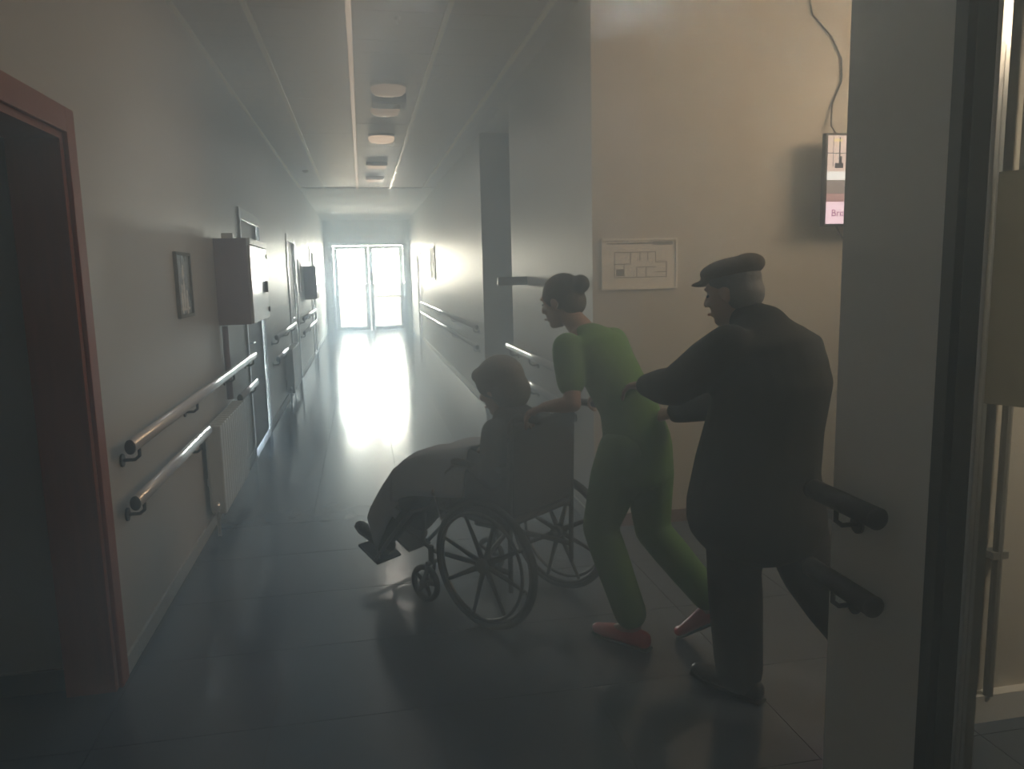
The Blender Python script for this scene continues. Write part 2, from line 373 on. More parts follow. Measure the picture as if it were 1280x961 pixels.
# ------------------------------------------------------------------ framed things on walls
def frame_x(name, label, cat, x, s, y0, y1, z0, z1, fm, pm_, art=None):
    t = thing(name, label, cat, (x, (y0 + y1) / 2, (z0 + z1) / 2)); a, c = (y1 - y0) / 2, (z1 - z0) / 2; w = .018
    b = BM()
    def bb(xa, xb, *q): xa, xb = sorted((xa * s, xb * s)); box(b, xa, xb, *q)
    bb(.001, .022, -a, a, c - w, c); bb(.001, .022, -a, a, -c, -c + w); bb(.001, .022, -a, -a + w, -c + w, c - w); bb(.001, .022, a - w, a, -c + w, c - w)
    obj('frame', b, fm, t); b = BM(); bb(.001, .012, -a + w, a - w, -c + w, c - w); obj('print', b, pm_, t)
    if art:
        b = BM(); art(b, s, a, c); obj('artwork', b, 'paper', t)
    return t
def figures(b, s, a, c):
    for (yy, zz, hh) in ((-.07, -.10, .14), (-.01, -.06, .2), (.05, -.12, .12), (-.02, .06, .06)):
        ell(b, (s * .0125, yy, zz), (.0015, .028, hh / 2)); ell(b, (s * .0125, yy + .006, zz + hh * .6), (.0015, .018, .022))
    box(b, *sorted((s * .012, s * .0135)), -a * .6, a * .6, -c * .78, -c * .7)
pic_dark = mat('picture_dark', (0.10, 0.10, 0.11), 0.25, noise=.6, nscale=9, col2=(.28, .28, .27))
frame_x('wall_picture', 'small dark framed picture with pale figures left of the hose cabinet', 'picture', XL, 1, 4.64, 5.0, 1.385, 1.76, 'ink', pic_dark, figures)
frame_x('wall_picture', 'narrow framed notice beyond the third door on left wall', 'picture', XL, 1, 13.3, 13.75, 1.35, 1.9, 'white', 'paper')
frame_x('notice_board', 'bright framed notice on the far part of the right wall', 'notice', XR, -1, 15.2, 16.1, 1.5, 2.15, 'white', 'paper')
frame_x('door_sign', 'small plate beside the nearer left door', 'sign', XL, 1, 8.62, 8.76, 1.45, 1.62, 'white', 'paper')
frame_x('light_switch', 'small bright switch plate near the far right door', 'switch', XR, -1, 18.35, 18.47, 1.2, 1.3, 'white', 'white')

# evacuation plan on lobby wall
t = thing('evacuation_plan', 'pale framed evacuation floor plan on the beige wall', 'notice', (1.655, 4.5, 1.635))
b = BM(); w = .012
box(b, -.24, .24, -.016, -.001, .14, .152); box(b, -.24, .24, -.016, -.001, -.152, -.14); box(b, -.24, -.228, -.016, -.001, -.14, .14); box(b, .228, .24, -.016, -.001, -.14, .14)
obj('frame', b, 'paper', t); obj('sheet', box(BM(), -.228, .228, -.008, -.001, -.14, .14), 'paper', t)
b = BM(); box(b, -.21, .08, -.0095, -.008, .118, .126); box(b, .08, .21, -.0095, -.008, .112, .132)
obj('heading_bar', b, 'ink', t)
b = BM()
def ln(x0, z0, x1, z1, w=.0022): box(b, min(x0, x1) - w, max(x0, x1) + w, -.0092, -.008, min(z0, z1) - w, max(z0, z1) + w)
for (x0, z0, x1, z1) in ((-.16, -.08, -.16, .07), (-.16, .07, .1, .07), (.1, .07, .1, .01), (.1, .01, .17, .01), (.17, .01, .17, -.08), (.17, -.08, -.16, -.08), (-.16, 0, -.06, 0), (-.06, 0, -.06, .07), (-.1, -.08, -.1, 0), (-.02, -.08, -.02, -.02), (-.02, -.02, .1, -.02), (.04, -.08, .04, -.02), (.0, .07, .0, .02), (.05, .07, .05, .02), (.1, -.05, .17, -.05)): ln(x0, z0, x1, z1)
box(b, -.15, -.1, -.0095, -.008, -.07, -.03)
obj('plan_drawing', b, 'ink', t)

# television
tv = thing('television', 'wall television with a bright picture, cut off by grey wall end', 'television', (3.22, 4.5, 2.11))
obj('body', box(BM(), -.45, .45, -.16, -.12, -.275, .275, .005), 'screen_body', tv)
b = BM(); box(b, -.12, .12, -.02, -.001, -.12, .12); box(b, -.03, .03, -.12, -.02, -.03, .03); box(b, -.14, .14, -.12, -.105, -.1, .1); obj('wall_mount', b, 'dark_frame', tv)
SCN = {'a': ((.62, .54, .52), .75), 'b': ((.05, .06, .09), .25), 'c': ((.72, .80, .86), .9), 'd': ((.26, .24, .24), .55), 'e': ((.75, .36, .62), .9), 'f': ((.80, .66, .82), .9), 'g': ((.45, .30, .32), .5), 'y': ((.8, .7, .35), .8)}
def scr(k, rects):
    b = BM()
    for x0, x1, z0, z1 in rects: box(b, x0, x1, -.1615 if k in 'ac dfe' else -.162, -.16, z0, z1)
    m = emis('screen_' + k, *SCN[k]); o = obj('screen_image', b, m, tv); return o
scr('a', [(-.435, .435, .05, .26)]); scr('c', [(-.435, .435, .0, .05)]); scr('d', [(-.435, .435, -.13, .0)]); scr('f', [(-.435, -.30, -.26, -.13), (-.27, .435, -.26, -.13)])
scr('e', [(-.30, -.27, -.26, -.13), (-.21, -.1, -.2, -.13)])
scr('b', [(-.40, -.397, .08, .25), (-.36, -.352, .10, .25), (-.26, -.255, .06, .25), (-.435, -.3, .155, .159), (-.385, -.33, .07, .10), (-.27, -.24, .12, .13), (-.355, -.34, .10, .14)])
scr('g', [(-.435, -.30, -.13, -.08)]); scr('y', [(-.4, -.34, .225, .24)])
cu = bpy.data.curves.new('screen_lettering', 'FONT'); cu.body = 'Bria'; cu.size = .06; cu.extrude = .0006
cu.resolution_u = 3; to = bpy.data.objects.new('tmp', cu); C.objects.link(to); lm = bpy.data.meshes.new_from_object(to.evaluated_get(bpy.context.evaluated_depsgraph_get())); bpy.data.objects.remove(to)
to = bpy.data.objects.new('screen_lettering', lm); C.objects.link(to); to.parent = tv; to.location = (-.40, -.1625, -.215); to.rotation_euler = (math.pi / 2, 0, 0)
lm.materials.clear(); lm.materials.append(emis('lettering_mauve', (.35, .12, .25), .4))
b = BM(); pts = [(2.72, 4.492, 3.85), (2.70, 4.492, 3.3), (2.75, 4.492, 3.1), (2.88, 4.492, 2.98), (2.955, 4.492, 2.85), (2.96, 4.492, 2.72), (2.90, 4.492, 2.58), (2.885, 4.47, 2.45), (2.89, 4.40, 2.37)]
tube(b, pts, .005, 6); tag(obj('antenna_cable', b, 'plastic_dark'), 'thin dark cable hanging down the beige wall to the television', 'cable')
b = BM(); tube(b, [(2.90, 4.41, 1.85), (2.95, 4.45, 1.80), (3.02, 4.485, 1.76), (3.2, 4.485, 1.70)], .007, 6); tag(obj('power_cable', b, 'plastic_dark'), 'short dark cable leaving the underside of the television', 'cable')

# wall fitting near the carer's head
t = thing('wall_lamp', 'dark bar-shaped fitting with a bright tip, left of the head of the person in green', 'wall fitting', (XN, 6.4, 1.53))
obj('arm', box(BM(), -.24, -.001, -.03, .03, -.035, .035, .006), 'plastic_dark', t)
obj('tip', box(BM(), -.25, -.241, -.022, .022, -.03, .03, .002), 'chrome', t)

# ceiling lights
def ceiling_light(label, y, r, x=.3, on=2.2, box_=False):  # on: diffuser glow standing in for door light; the lamps are off
    t = thing('ceiling_light', label, 'ceiling light', (x, y, H), group=None)
    b = BM(); cyl(b, (0, 0, -.03), (0, 0, .0), r * 1.02, 28); obj('base', b, 'white', t)
    b = BM(); rr = [r * k for k in (1, .98, .85, .5, .02)]; zz = [-.03, -.055, -.078, -.09, -.093]
    tube(b, [(0, 0, z) for z in zz], rr, 28); obj('diffuser', b, emis('diffuser_%d' % round(y), (1, .97, .9), on), t, True)
    return t
ceiling_light('round ceiling light nearest the camera, partly dark', 6.9, .15, on=.3)
ceiling_light('second round ceiling light from the camera, just behind the dark housing', 7.75, .14, on=.35)
ceiling_light('brightest round ceiling light, third from the camera', 9.3, .15, on=1.2)
for y, lb in ((11.6, 'square bright ceiling fitting, fourth along the corridor'), (13.2, 'square bright ceiling fitting farthest along the corridor')):
    t = thing('ceiling_light', lb, 'ceiling light', (.29, y, H)); obj('housing', box(BM(), -.15, .15, -.15, .15, -.05, -.001, .004), 'white', t)
    obj('diffuser', box(BM(), -.13, .13, -.13, .13, -.062, -.05, .004), emis('diffuser_s%d' % round(y), (1, .97, .9), .7), t)  # glow imitates door light falling on the unlit fitting
t = thing('air_unit', 'dark box-shaped ceiling housing between the two nearest round lights', 'ceiling fitting', (.32, 7.32, H))
obj('housing', box(BM(), -.15, .15, -.14, .14, -.085, -.001, .008), 'door_leaf', t); obj('face_plate', box(BM(), -.11, .11, -.11, .11, -.092, -.085, .002), 'ink', t)
for lb, x, y in (('small smoke detector on the ceiling near the left wall', -.76, 12.4), ('tiny bright sprinkler head on the ceiling nearest the camera', .30, 5.15)):
    t = thing('smoke_detector' if x < 0 else 'sprinkler_head', lb, 'detector' if x < 0 else 'sprinkler', (x, y, H)); r = .05 if x < 0 else .018
    b = BM(); cyl(b, (0, 0, -.02), (0, 0, -.001), r, 16); obj('base', b, 'white', t); b = BM(); ell(b, (0, 0, -.025), (r * .75, r * .75, .02)); obj('head', b, 'chrome' if x > 0 else 'white', t, True)
# exit sign over the glazed door
t = thing('exit_sign', 'small faint sign plate above the glazed door', 'sign', (.23, YE, 2.76)); obj('plate', box(BM(), -.17, .17, -.03, -.001, -.07, .07, .004), 'paper', t)

# ------------------------------------------------------------------ glass door leaf at right
gd = thing('glass_door', 'open glass door with dark frame and frosted band at right edge', 'glass door', (1.405, 1.61, 0), math.atan2(-.134, .065))
# local +X runs along the leaf
obj('stile', box(BM(), 0.0, .045, -.022, .022, .01, 2.6, .004), 'dark_frame', gd); obj('stile', box(BM(), .88, .95, -.022, .022, .01, 2.6, .004), 'dark_frame', gd)
obj('rail', box(BM(), .045, .88, -.022, .022, 2.52, 2.6, .004), 'dark_frame', gd); obj('rail', box(BM(), .045, .88, -.022, .022, .01, .11, .004), 'dark_frame', gd)
obj('glazing_bead', box(BM(), .045, .055, -.026, .026, .11, 2.52, .002), 'alu', gd)
pn = obj('glass_pane', box(BM(), .055, .88, -.004, .004, .11, 2.52), 'glass', gd)
obj('frosted_band', box(BM(), .06, .875, -.0065, -.0045, 1.27, 1.80), 'frost', gd)
struct('door_7', box(BM(), 1.38, 1.46, 1.62, 1.66, 0, 2.7), 'dark_frame')

# partition and pipe behind the glass
struct('wall_partition', box(BM(), 2.04, 3.4, 2.2, 2.35, .10, HL), 'wall')
struct('baseboard_partition', box(box(BM(), 2.0, 3.4, 2.16, 2.35, 0, .10), 2.0, 2.04, 2.18, 2.35, .1, HL), 'ceiling_white')
b = BM(); tube(b, [(2.08, 2.165, .10), (2.08, 2.165, 3.0)], .016, 10); box(b, 2.05, 2.11, 2.15, 2.2, .6, .625); tag(obj('wall_pipe', b, 'ink'), 'slim vertical pipe on the wall behind the glass door', 'pipe')
#P0
# ------------------------------------------------------------------ wheelchair
def sculpt(name, bm, voxel, m, parent, smooth=2, factor=.5):
    bmesh.ops.recalc_face_normals(bm, faces=bm.faces[:])
    me = bpy.data.meshes.new(name); bm.to_mesh(me); bm.free()
    o = bpy.data.objects.new('tmp_sculpt', me); C.objects.link(o)
    r = o.modifiers.new('r', 'REMESH'); r.mode = 'VOXEL'; r.voxel_size = voxel; r.use_smooth_shade = True
    s = o.modifiers.new('s', 'SMOOTH'); s.iterations = smooth; s.factor = factor
    dg = bpy.context.evaluated_depsgraph_get(); ev = o.evaluated_get(dg); nm = bpy.data.meshes.new_from_object(ev)
    bpy.data.objects.remove(o); bpy.data.meshes.remove(me)
    nm.materials.clear(); nm.materials.append(M[m] if isinstance(m, str) else m)
    for p in nm.polygons: p.use_smooth = True
    nm.name = name; q = bpy.data.objects.new(name, nm); C.objects.link(q); q.parent = parent; return q
CH, CR = (.70, 3.48, 0), math.atan2(.64, .77)
wc = thing('wheelchair', 'dark self-propelled wheelchair carrying the seated person', 'wheelchair', CH, CR)
M['sling'] = mat('sling_fabric', (.03, .035, .05), .7)
for s in (-1, 1):
    c = Vector((s * .285, 0, .30)); ax = Vector((1, 0, 0))
    w = obj('rear_wheel', ring_torus(BM(), c, ax, .268, .011), 'steel', wc, True)
    obj('tyre', ring_torus(BM(), c, ax, .284, .0165), 'black', w, True)
    obj('handrim', ring_torus(BM(), c + Vector((s * .035, 0, 0)), ax, .245, .008), 'steel', w, True)
    obj('hub', cyl(BM(), c - ax * .03, c + ax * .03, .032), 'steel', w)
    for k in range(8):
        t_ = k * math.pi / 4 + .3; d = Vector((0, math.cos(t_), math.sin(t_)))
        obj('spoke', tube(BM(), [c + d * .02, c + d * .14, c + d * .262], [(.010, .016), (.007, .011), (.007, .009)], 8, side=(1, 0, 0)), 'plastic_dark', w)
        if k % 2 == 0: obj('rim_clip', tube(BM(), [c + d * .25, c + d * .245 + Vector((s * .035, 0, 0))], .004, 6), 'steel', w)
    # castor
    c = Vector((s * .245, .43, .095)); cw = obj('castor', ring_torus(BM(), c, ax, .080, .015, 32), 'black', wc, True)
    obj('hub', cyl(BM(), c - ax * .022, c + ax * .022, .022), 'plastic_dark', cw)
    for k in range(5):
        t_ = k * 2 * math.pi / 5 + .5; d = Vector((0, math.cos(t_), math.sin(t_)))
        obj('spoke', tube(BM(), [c + d * .018, c + d * .072], [(.009, .012)] * 2, 8, side=(1, 0, 0)), 'plastic_dark', cw)
    b = BM()
    for q in (-1, 1): tube(b, [c + ax * q * .027, c + Vector((q * .027, -.03, .06)), c + Vector((q * .022, -.045, .115))], [(.004, .012)] * 3, 8, side=(1, 0, 0))
    tube(b, [c + Vector((-.03, -.045, .115)), c + Vector((.03, -.045, .115))], .012, 8); tube(b, [c + Vector((0, -.045, .11)), c + Vector((0, -.045, .2))], .014, 10); obj('fork', b, 'steel', cw)
    # side frame
    b = BM(); x = s * .235
    tube(b, [(x, -.22, .985), (x, -.16, .985), (x, -.125, .95), (x, -.115, .6), (x, -.11, .30), (x, -.11, .18)], .012, 10)
    tube(b, [(x, -.115, .47), (x, .36, .50), (x, .43, .47), (x, .45, .30), (x, .38, .27), (x, -.11, .27)], .012, 10)
    tube(b, [(x, -.12, .72), (x, .22, .72), (x, .27, .68), (x, .27, .49)], .010, 10)
    tube(b, [(x, 0, .30), (x + s * .06, 0, .30)], .014, 10)
    obj('side_frame', b, 'steel', wc, True)
    obj('push_handle', tube(BM(), [(x, -.16, .986), (x, -.29, .982)], .017, 12), 'black', wc, True)
    obj('armrest_pad', box(BM(), x - .028, x + .028, -.09, .22, .725, .755, .012), 'black', wc)
    obj('skirt_guard', box(BM(), x - .004, x + .004, -.11, .25, .50, .70, .002), 'sling', wc)
    b = BM(); tube(b, [(x, .40, .47), (x, .52, .44), (x, .66, .30), (s * .2, .86, .10)], .011, 10); obj('leg_rest_hanger', b, 'steel', wc, True)
    b = BM(); box(b, min(s * .03, s * .2), max(s * .03, s * .2), -.085, .085, -.008, .008, .004); b.transform(Matrix.Translation((0, .92, .118)) @ Matrix.Rotation(.45, 4, 'X')); obj('footplate', b, 'plastic_dark', wc)
    b = BM(); tube(b, [(s * .25, .30, .44), (s * .26, .33, .56)], .006, 8); ell(b, (s * .26, .335, .575), (.012, .012, .02)); obj('brake_lever', b, 'chrome', wc)
obj('seat_sling', box(BM(), -.225, .225, -.12, .36, .478, .505, .01), 'sling', wc)
b = BM(); box(b, -.225, .225, -.012, .012, -.22, .21, .01); b.transform(Matrix.Translation((0, -.122, .74)) @ Matrix.Rotation(.04, 4, 'X')); obj('back_sling', b, 'sling', wc)
for q in (-1, 1): obj('cross_brace', tube(BM(), [(-.225 * q, .08, .27), (.225 * q, .10, .46)], .011, 8), 'steel', wc)

# ------------------------------------------------------------------ people
M['skin'] = mat('skin', (.42, .26, .19), .5, noise=.06, nscale=12)
M['skin_old'] = mat('skin_pale', (.46, .33, .27), .55, noise=.06, nscale=12)
M['hair_dark'] = mat('hair_dark', (.02, .016, .014), .5, noise=.4, nscale=60, bump=.4, bscale=90)
M['hair_grey'] = mat('hair_grey', (.16, .165, .17), .6, noise=.3, nscale=60, bump=.4, bscale=90)
M['green'] = mat('green_scrubs', (.11, .26, .07), .85, noise=.12, nscale=6, bump=.3, bscale=14)
M['coat'] = mat('dark_coat', (.018, .02, .018), .85, noise=.15, nscale=6, bump=.4, bscale=12)
M['trousers'] = mat('dark_trousers', (.015, .017, .02), .85, bump=.3, bscale=14)
M['jumper'] = mat('blue_grey_jumper', (.045, .06, .08), .85, bump=.4, bscale=18)
M['blanket'] = mat('grey_blanket', (.34, .37, .41), .9, noise=.12, nscale=10, bump=.5, bscale=40)
M['red_shoe'] = mat('red_clog', (.55, .03, .025), .45)
M['black_shoe'] = mat('black_shoe', (.012, .012, .012), .4)
M['cap'] = mat('grey_brown_cap', (.10, .085, .07), .85, bump=.3, bscale=40)
M['eye'] = mat('eye', (.05, .04, .03), .2); M['lips'] = mat('lips', (.30, .13, .11), .5); M['sole'] = mat('sole', (.03, .03, .03), .7)
V = Vector
def head_geo(bm, c, yaw, pitch, sc=1.0):
    """c = head centre; local +Y faces forward. returns the matrix"""
    mt = Matrix.Translation(V(c)) @ Matrix.Rotation(yaw, 4, 'Z') @ Matrix.Rotation(pitch, 4, 'X') @ Matrix.Scale(sc, 4)
    t = BM()
    ell(t, (0, -.008, .028), (.073, .092, .088), seg=20); ell(t, (0, .022, -.035), (.056, .062, .075), seg=18); ell(t, (0, .052, -.088), (.030, .026, .022))
    tube(t, [(0, .083, .015), (0, .102, -.022), (0, .100, -.034)], [(.008, .01), (.013, .012), (.014, .008)], 10, side=(1, 0, 0)); ell(t, (0, .076, .03), (.05, .016, .010)); ell(t, (0, .079, -.062), (.022, .012, .010))
    for s in (-1, 1):
        ell(t, (s * .074, -.012, -.005), (.010, .02, .031), seg=12); ell(t, (s * .038, .064, -.02), (.02, .02, .018), seg=12)
    me = bpy.data.meshes.new('t'); t.to_mesh(me); t.free(); me.transform(mt); bm.from_mesh(me); bpy.data.meshes.remove(me)
    return mt
def hand_geo(bm, w, d, n, side, curl=.5, sc=1.0):
    """w wrist, d finger direction, n palm normal (fingers curl towards it), side: +1/-1 where the thumb leaves"""
    w, d, n = V(w), V(d).normalized(), V(n); n = (n - d * n.dot(d)).normalized(); a = d.cross(n) * side
    tube(bm, [w - d * .02, w + d * .03, w + d * .085 * sc], [(.024, .018), (.034, .016), (.038, .013)], 12, side=a)
    for k, (off, L, r) in enumerate(((.029, .072, .0088), (.010, .080, .0092), (-.009, .075, .0088), (-.027, .060, .0080))):
        p = w + d * .078 * sc + a * off; pts = [p]; ang = .12
        for q, l in enumerate((.45, .30, .25)):
            ang += curl * (.8 if q else .7); dd = (d * math.cos(ang) + n * math.sin(ang)) + a * off * 1.2; p = p + dd * L * l; pts.append(p)
        tube(bm, pts, [r * 1.05, r, r * .95, r * .8], 8); ell(bm, pts[-1], (r * .8,) * 3, seg=8)
    p = w + d * .022 + a * .026; pts = [p, p + (a * .7 + d * .7 + n * .2) * .03, p + (a * .55 + d * .85 + n * .5) * .058, p + (a * .35 + d * .85 + n * .8) * .080]
    tube(bm, pts, [.013, .0115, .010, .0085], 8); ell(bm, pts[-1], (.0085,) * 3, seg=8)
def limb(bm, pts, rad, seg=14):
    """rounded tapered chain"""
    for i in range(len(pts) - 1):
        p0, p1 = V(pts[i]), V(pts[i + 1]); tube(bm, [p0, p0.lerp(p1, .35), p1], [rad[i], max(rad[i] * 1.0, rad[i] * .6 + rad[i + 1] * .45), rad[i + 1]], seg)
    for p, r in zip(pts, rad): ell(bm, p, (r, r, r), seg=12)
def torso(bm, pts, rad, seg=20, side=(1, 0, 0)):
    tube(bm, pts, rad, seg, side=side)
    ell(bm, pts[-1], (rad[-1][0], rad[-1][1], rad[-1][1] * .7), seg=16); ell(bm, pts[0], (rad[0][0], rad[0][1], rad[0][1] * .7), seg=16)
def face_parts(t, mt, sc=1):
    for s in (-1, 1):
        b = BM(); ell(b, (s * .031, .073, .004), (.011, .008, .006), seg=10); b.transform(mt); obj('eye', b, 'eye', t, True)
    b = BM(); ell(b, (0, .092, -.060), (.020, .006, .006), seg=10); b.transform(mt); obj('mouth', b, 'lips', t, True)
def shoe(t, heel, toe, m, up=(0, 0, 1)):
    h, q = V(heel), V(toe); d = (q - h).normalized(); s_ = V(up).cross(d).normalized(); u = d.cross(s_)
    b = BM(); tube(b, [h + u * .045, h.lerp(q, .2) + u * .05, h.lerp(q, .5) + u * .04, h.lerp(q, .8) + u * .032, q + u * .028], [(.030, .035), (.038, .046), (.042, .036), (.048, .028), (.030, .02)], 14, side=s_)
    ell(b, h + u * .045, (.032, .036, .04)); ell(b, q - d * .01 + u * .028, (.034, .034, .024))
    o = sculpt('shoe', b, .009, m, t, 2)
    b = BM(); tube(b, [h - d * .03 + u * .008, h.lerp(q, .3) + u * .008, h.lerp(q, .8) + u * .008, q + d * .02 + u * .008], [(.028, .009), (.036, .009), (.046, .009), (.022, .009)], 12, side=s_)
    obj('sole', b, 'sole', o)

# --- seated person
p1 = thing('person', 'person seated in the wheelchair under a grey blanket, head bowed forward', 'person', CH, CR)
b = BM()
mt = head_geo(b, (0, .135, 1.06), .0, -.35, 1.12)
limb(b, [(0, .045, .93), (0, .10, 1.02)], [.056, .050])
torso(b, [(0, .02, .57), (0, .02, .70), (0, .02, .84), (0, .045, .92)], [(.15, .10), (.14, .10), (.155, .10), (.10, .07)])
for s in (-1, 1):
    limb(b, [(s * .155, .03, .89), (s * .235, -.02, .70), (s * .15, .24, .755)], [.042, .036, .025])
    hand_geo(b, (s * .15, .24, .755), (-s * .6, .8, -.1), (0, 0, -1), -1 if s > 0 else 1, .35)
    limb(b, [(s * .09, .0, .575), (s * .12, .50, .60), (s * .12, .86, .23)], [.07, .052, .036])
    limb(b, [(s * .12, .86, .21), (s * .12, 1.0, .22)], [.034, .026])
sculpt('body', b, .0075, 'skin_old', p1, 2); face_parts(p1, mt)
b = BM(); torso(b, [(0, .03, .56), (0, .03, .70), (0, .02, .85), (0, .04, .925)], [(.18, .13), (.175, .13), (.19, .125), (.125, .095)])
ell(b, (0, -.01, .86), (.15, .09, .12))
limb(b, [(0, .04, .94), (0, .06, .965)], [.064, .060])
for s in (-1, 1): limb(b, [(s * .165, .02, .885), (s * .245, -.02, .70), (s * .165, .20, .752)], [.066, .056, .040])
sculpt('jumper', b, .012, 'jumper', p1, 3)
b = BM()
for s in (-1, 1): limb(b, [(s * .09, .0, .575), (s * .12, .50, .605), (s * .12, .83, .25)], [.10, .085, .070])
sculpt('trousers', b, .012, 'trousers', p1, 3)
b = BM(); ell(b, (0, -.022, .038), (.098, .114, .098), seg=20); ell(b, (0, -.062, -.03), (.092, .08, .085)); ell(b, (0, .055, .075), (.07, .05, .04)); b.transform(mt); sculpt('hair', b, .009, 'hair_grey', p1, 2)
for s in (-1, 1): shoe(p1, (s * .12, .845, .13), (s * .125, 1.075, .215), 'black_shoe')
# blanket draped over the lap and shins
path = [(.15, .80), (.24, .785), (.36, .765), (.48, .745), (.58, .71), (.67, .65), (.74, .57), (.80, .49), (.85, .42), (.88, .36), (.865, .32)]
bm = BM(); NX = 29; grid = []
def lerp_path(t):
    k = t * (len(path) - 1); i = min(int(k), len(path) - 2); f_ = k - i; return path[i][0] * (1 - f_) + path[i + 1][0] * f_, path[i][1] * (1 - f_) + path[i + 1][1] * f_
NY = 34
for j in range(NY):
    t_ = j / (NY - 1); y, z = lerp_path(t_); row = []
    for i in range(NX):
        u = i / (NX - 1) * 2 - 1; au = abs(u)
        if au < .62: x = u / .62 * .225; dz = -.018 * (1 - math.cos(u / .62 * 2 * math.pi)) * .5 * -1; dz = -.022 * math.cos(u / .62 * math.pi * 2) * .5; dy = 0
        else: x = math.copysign(.225 + .03 * math.sin((au - .62) / .38 * 1.5), u); dz = -.011 - (au - .62) / .38 * (.20 if t_ < .6 else .16); dy = -(au - .62) / .38 * (.10 if t_ > .5 else 0)
        rp = .007 * math.sin(9 * u + 7 * t_) + .005 * math.sin(21 * u - 5 * t_)
        row.append(bm.verts.new((x + rp * .6, y + dy + rp, z + dz + rp * (1 - t_))))
    grid.append(row)
for j in range(NY - 1):
    for i in range(NX - 1): bm.faces.new((grid[j][i], grid[j][i + 1], grid[j + 1][i + 1], grid[j + 1][i]))
bm.normal_update(); bm.verts.ensure_lookup_table(); nv = len(bm.verts); low = [bm.verts.new(v.co - v.normal * .008) for v in list(bm.verts)[:nv]]
for j in range(NY - 1):
    for i in range(NX - 1): bm.faces.new([low[j_ * NX + i_] for j_, i_ in ((j, i), (j + 1, i), (j + 1, i + 1), (j, i + 1))])
rim = [j * NX for j in range(NY)] + [(NY - 1) * NX + i for i in range(1, NX)] + [j * NX + NX - 1 for j in range(NY - 2, -1, -1)] + [i for i in range(NX - 2, 0, -1)]
top = [v for row in grid for v in row]
for k in range(len(rim)):
    a_, b_ = rim[k], rim[(k + 1) % len(rim)]; bm.faces.new((top[a_], top[b_], low[b_], low[a_]))
bk = obj('blanket', bm, 'blanket', None, True); bk.location = CH; bk.rotation_euler = (0, 0, CR); tag(bk, 'pale grey blanket draped over the seated person lap and shins', 'blanket')

# --- carer in green scrubs pushing
p2 = thing('person', 'person in green scrubs and red shoes pushing the wheelchair', 'person', (1.075, 3.085, 0), math.atan2(.6, .8))
def W2L(wx, wy, z, o=(1.075, 3.085), f=(-.6, .8)):
    dx, dy = wx - o[0], wy - o[1]; return (dx * f[1] - dy * f[0], dx * f[0] + dy * f[1], z)
hn, hf = W2L(.68, 3.137, 1.01), W2L(1.042, 3.437, 1.01)
b = BM()
mt = head_geo(b, (0, .345, 1.465), .1, -.22, 1.0)
limb(b, [(0, .21, 1.33), (0, .30, 1.41)], [.052, .047])
torso(b, [(0, -.05, .88), (0, -.01, 1.02), (0, .08, 1.16), (0, .16, 1.28), (0, .20, 1.33)], [(.145, .11), (.12, .09), (.135, .10), (.155, .085), (.09, .06)])
arms = [((-.165, .18, 1.28), (-.235, .10, 1.06), hn), ((.165, .18, 1.28), (.25, .13, 1.06), hf)]
for (sh, el, ha), s in zip(arms, (-1, 1)):
    w = V(ha) + V((0, -.07, .035)); limb(b, [sh, el, w], [.042, .034, .023]); hand_geo(b, w, (0, .9, -.35), (0, -.3, -1), -s, .85)
legs = [((-.085, -.05, .86), (-.08, .08, .50), (-.08, -.09, .10)), ((.085, -.05, .86), (.10, -.07, .47), (.11, -.36, .20))]
for hp, kn, an in legs: limb(b, [hp, kn, an], [.078, .052, .036])
limb(b, [(-.08, -.09, .09), (-.08, .0, .05)], [.034, .026]); limb(b, [(.11, -.36, .19), (.11, -.29, .10)], [.034, .026])
sculpt('body', b, .0075, 'skin', p2, 2); face_parts(p2, mt)
b = BM(); torso(b, [(0, -.06, .76), (0, -.055, .90), (0, -.01, 1.03), (0, .08, 1.17), (0, .15, 1.28), (0, .185, 1.335)], [(.175, .135), (.165, .13), (.145, .11), (.155, .11), (.175, .095), (.09, .06)])
for (sh, el, ha) in arms: limb(b, [sh, V(sh).lerp(V(el), .62)], [.068, .060])
sculpt('tunic', b, .012, 'green', p2, 3)
b = BM()
limb(b, [legs[0][0], legs[0][1], (-.08, -.075, .15)], [.11, .078, .070]); limb(b, [legs[1][0], legs[1][1], (.11, -.33, .24)], [.11, .078, .068])
ell(b, (0, -.06, .84), (.155, .12, .12)); sculpt('trousers', b, .012, 'green', p2, 3)
b = BM(); ell(b, (0, -.020, .036), (.084, .100, .090), seg=20); ell(b, (0, -.065, -.01), (.078, .05, .065)); ell(b, (0, -.115, .055), (.042, .045, .042)); b.transform(mt); sculpt('hair', b, .009, 'hair_dark', p2, 2)
shoe(p2, (-.08, -.14, .005), (-.08, .10, .005), 'red_shoe'); shoe(p2, (.11, -.40, .14), (.11, -.22, .012), 'red_shoe')

# --- person in dark coat pushing the carer along
p3 = thing('person', 'stooped person in dark coat and cap reaching towards the person in green', 'person', (1.35, 2.65, 0), math.radians(30))
b = BM()
mt = head_geo(b, (-.01, .015, 1.505), .15, -.18, 1.03)
limb(b, [(0, -.10, 1.37), (0, -.03, 1.44)], [.058, .053])
torso(b, [(0, -.10, .92), (0, -.13, 1.08), (0, -.15, 1.22), (0, -.12, 1.33), (0, -.09, 1.37)], [(.155, .12), (.155, .12), (.17, .12), (.175, .10), (.1, .07)])
arms3 = [((.20, -.11, 1.30), (.20, .10, 1.08), (.06, .33, 1.01)), ((-.19, -.10, 1.32), (-.21, .12, 1.17), (-.11, .335, 1.145))]
for (sh, el, w), s in zip(arms3, (1, -1)):
    limb(b, [sh, el, w], [.048, .040, .027]); hand_geo(b, w, V(w) - V(el), (0, .3, -1) if s < 0 else (-.2, .7, -.6), -s if s < 0 else -1, .3)
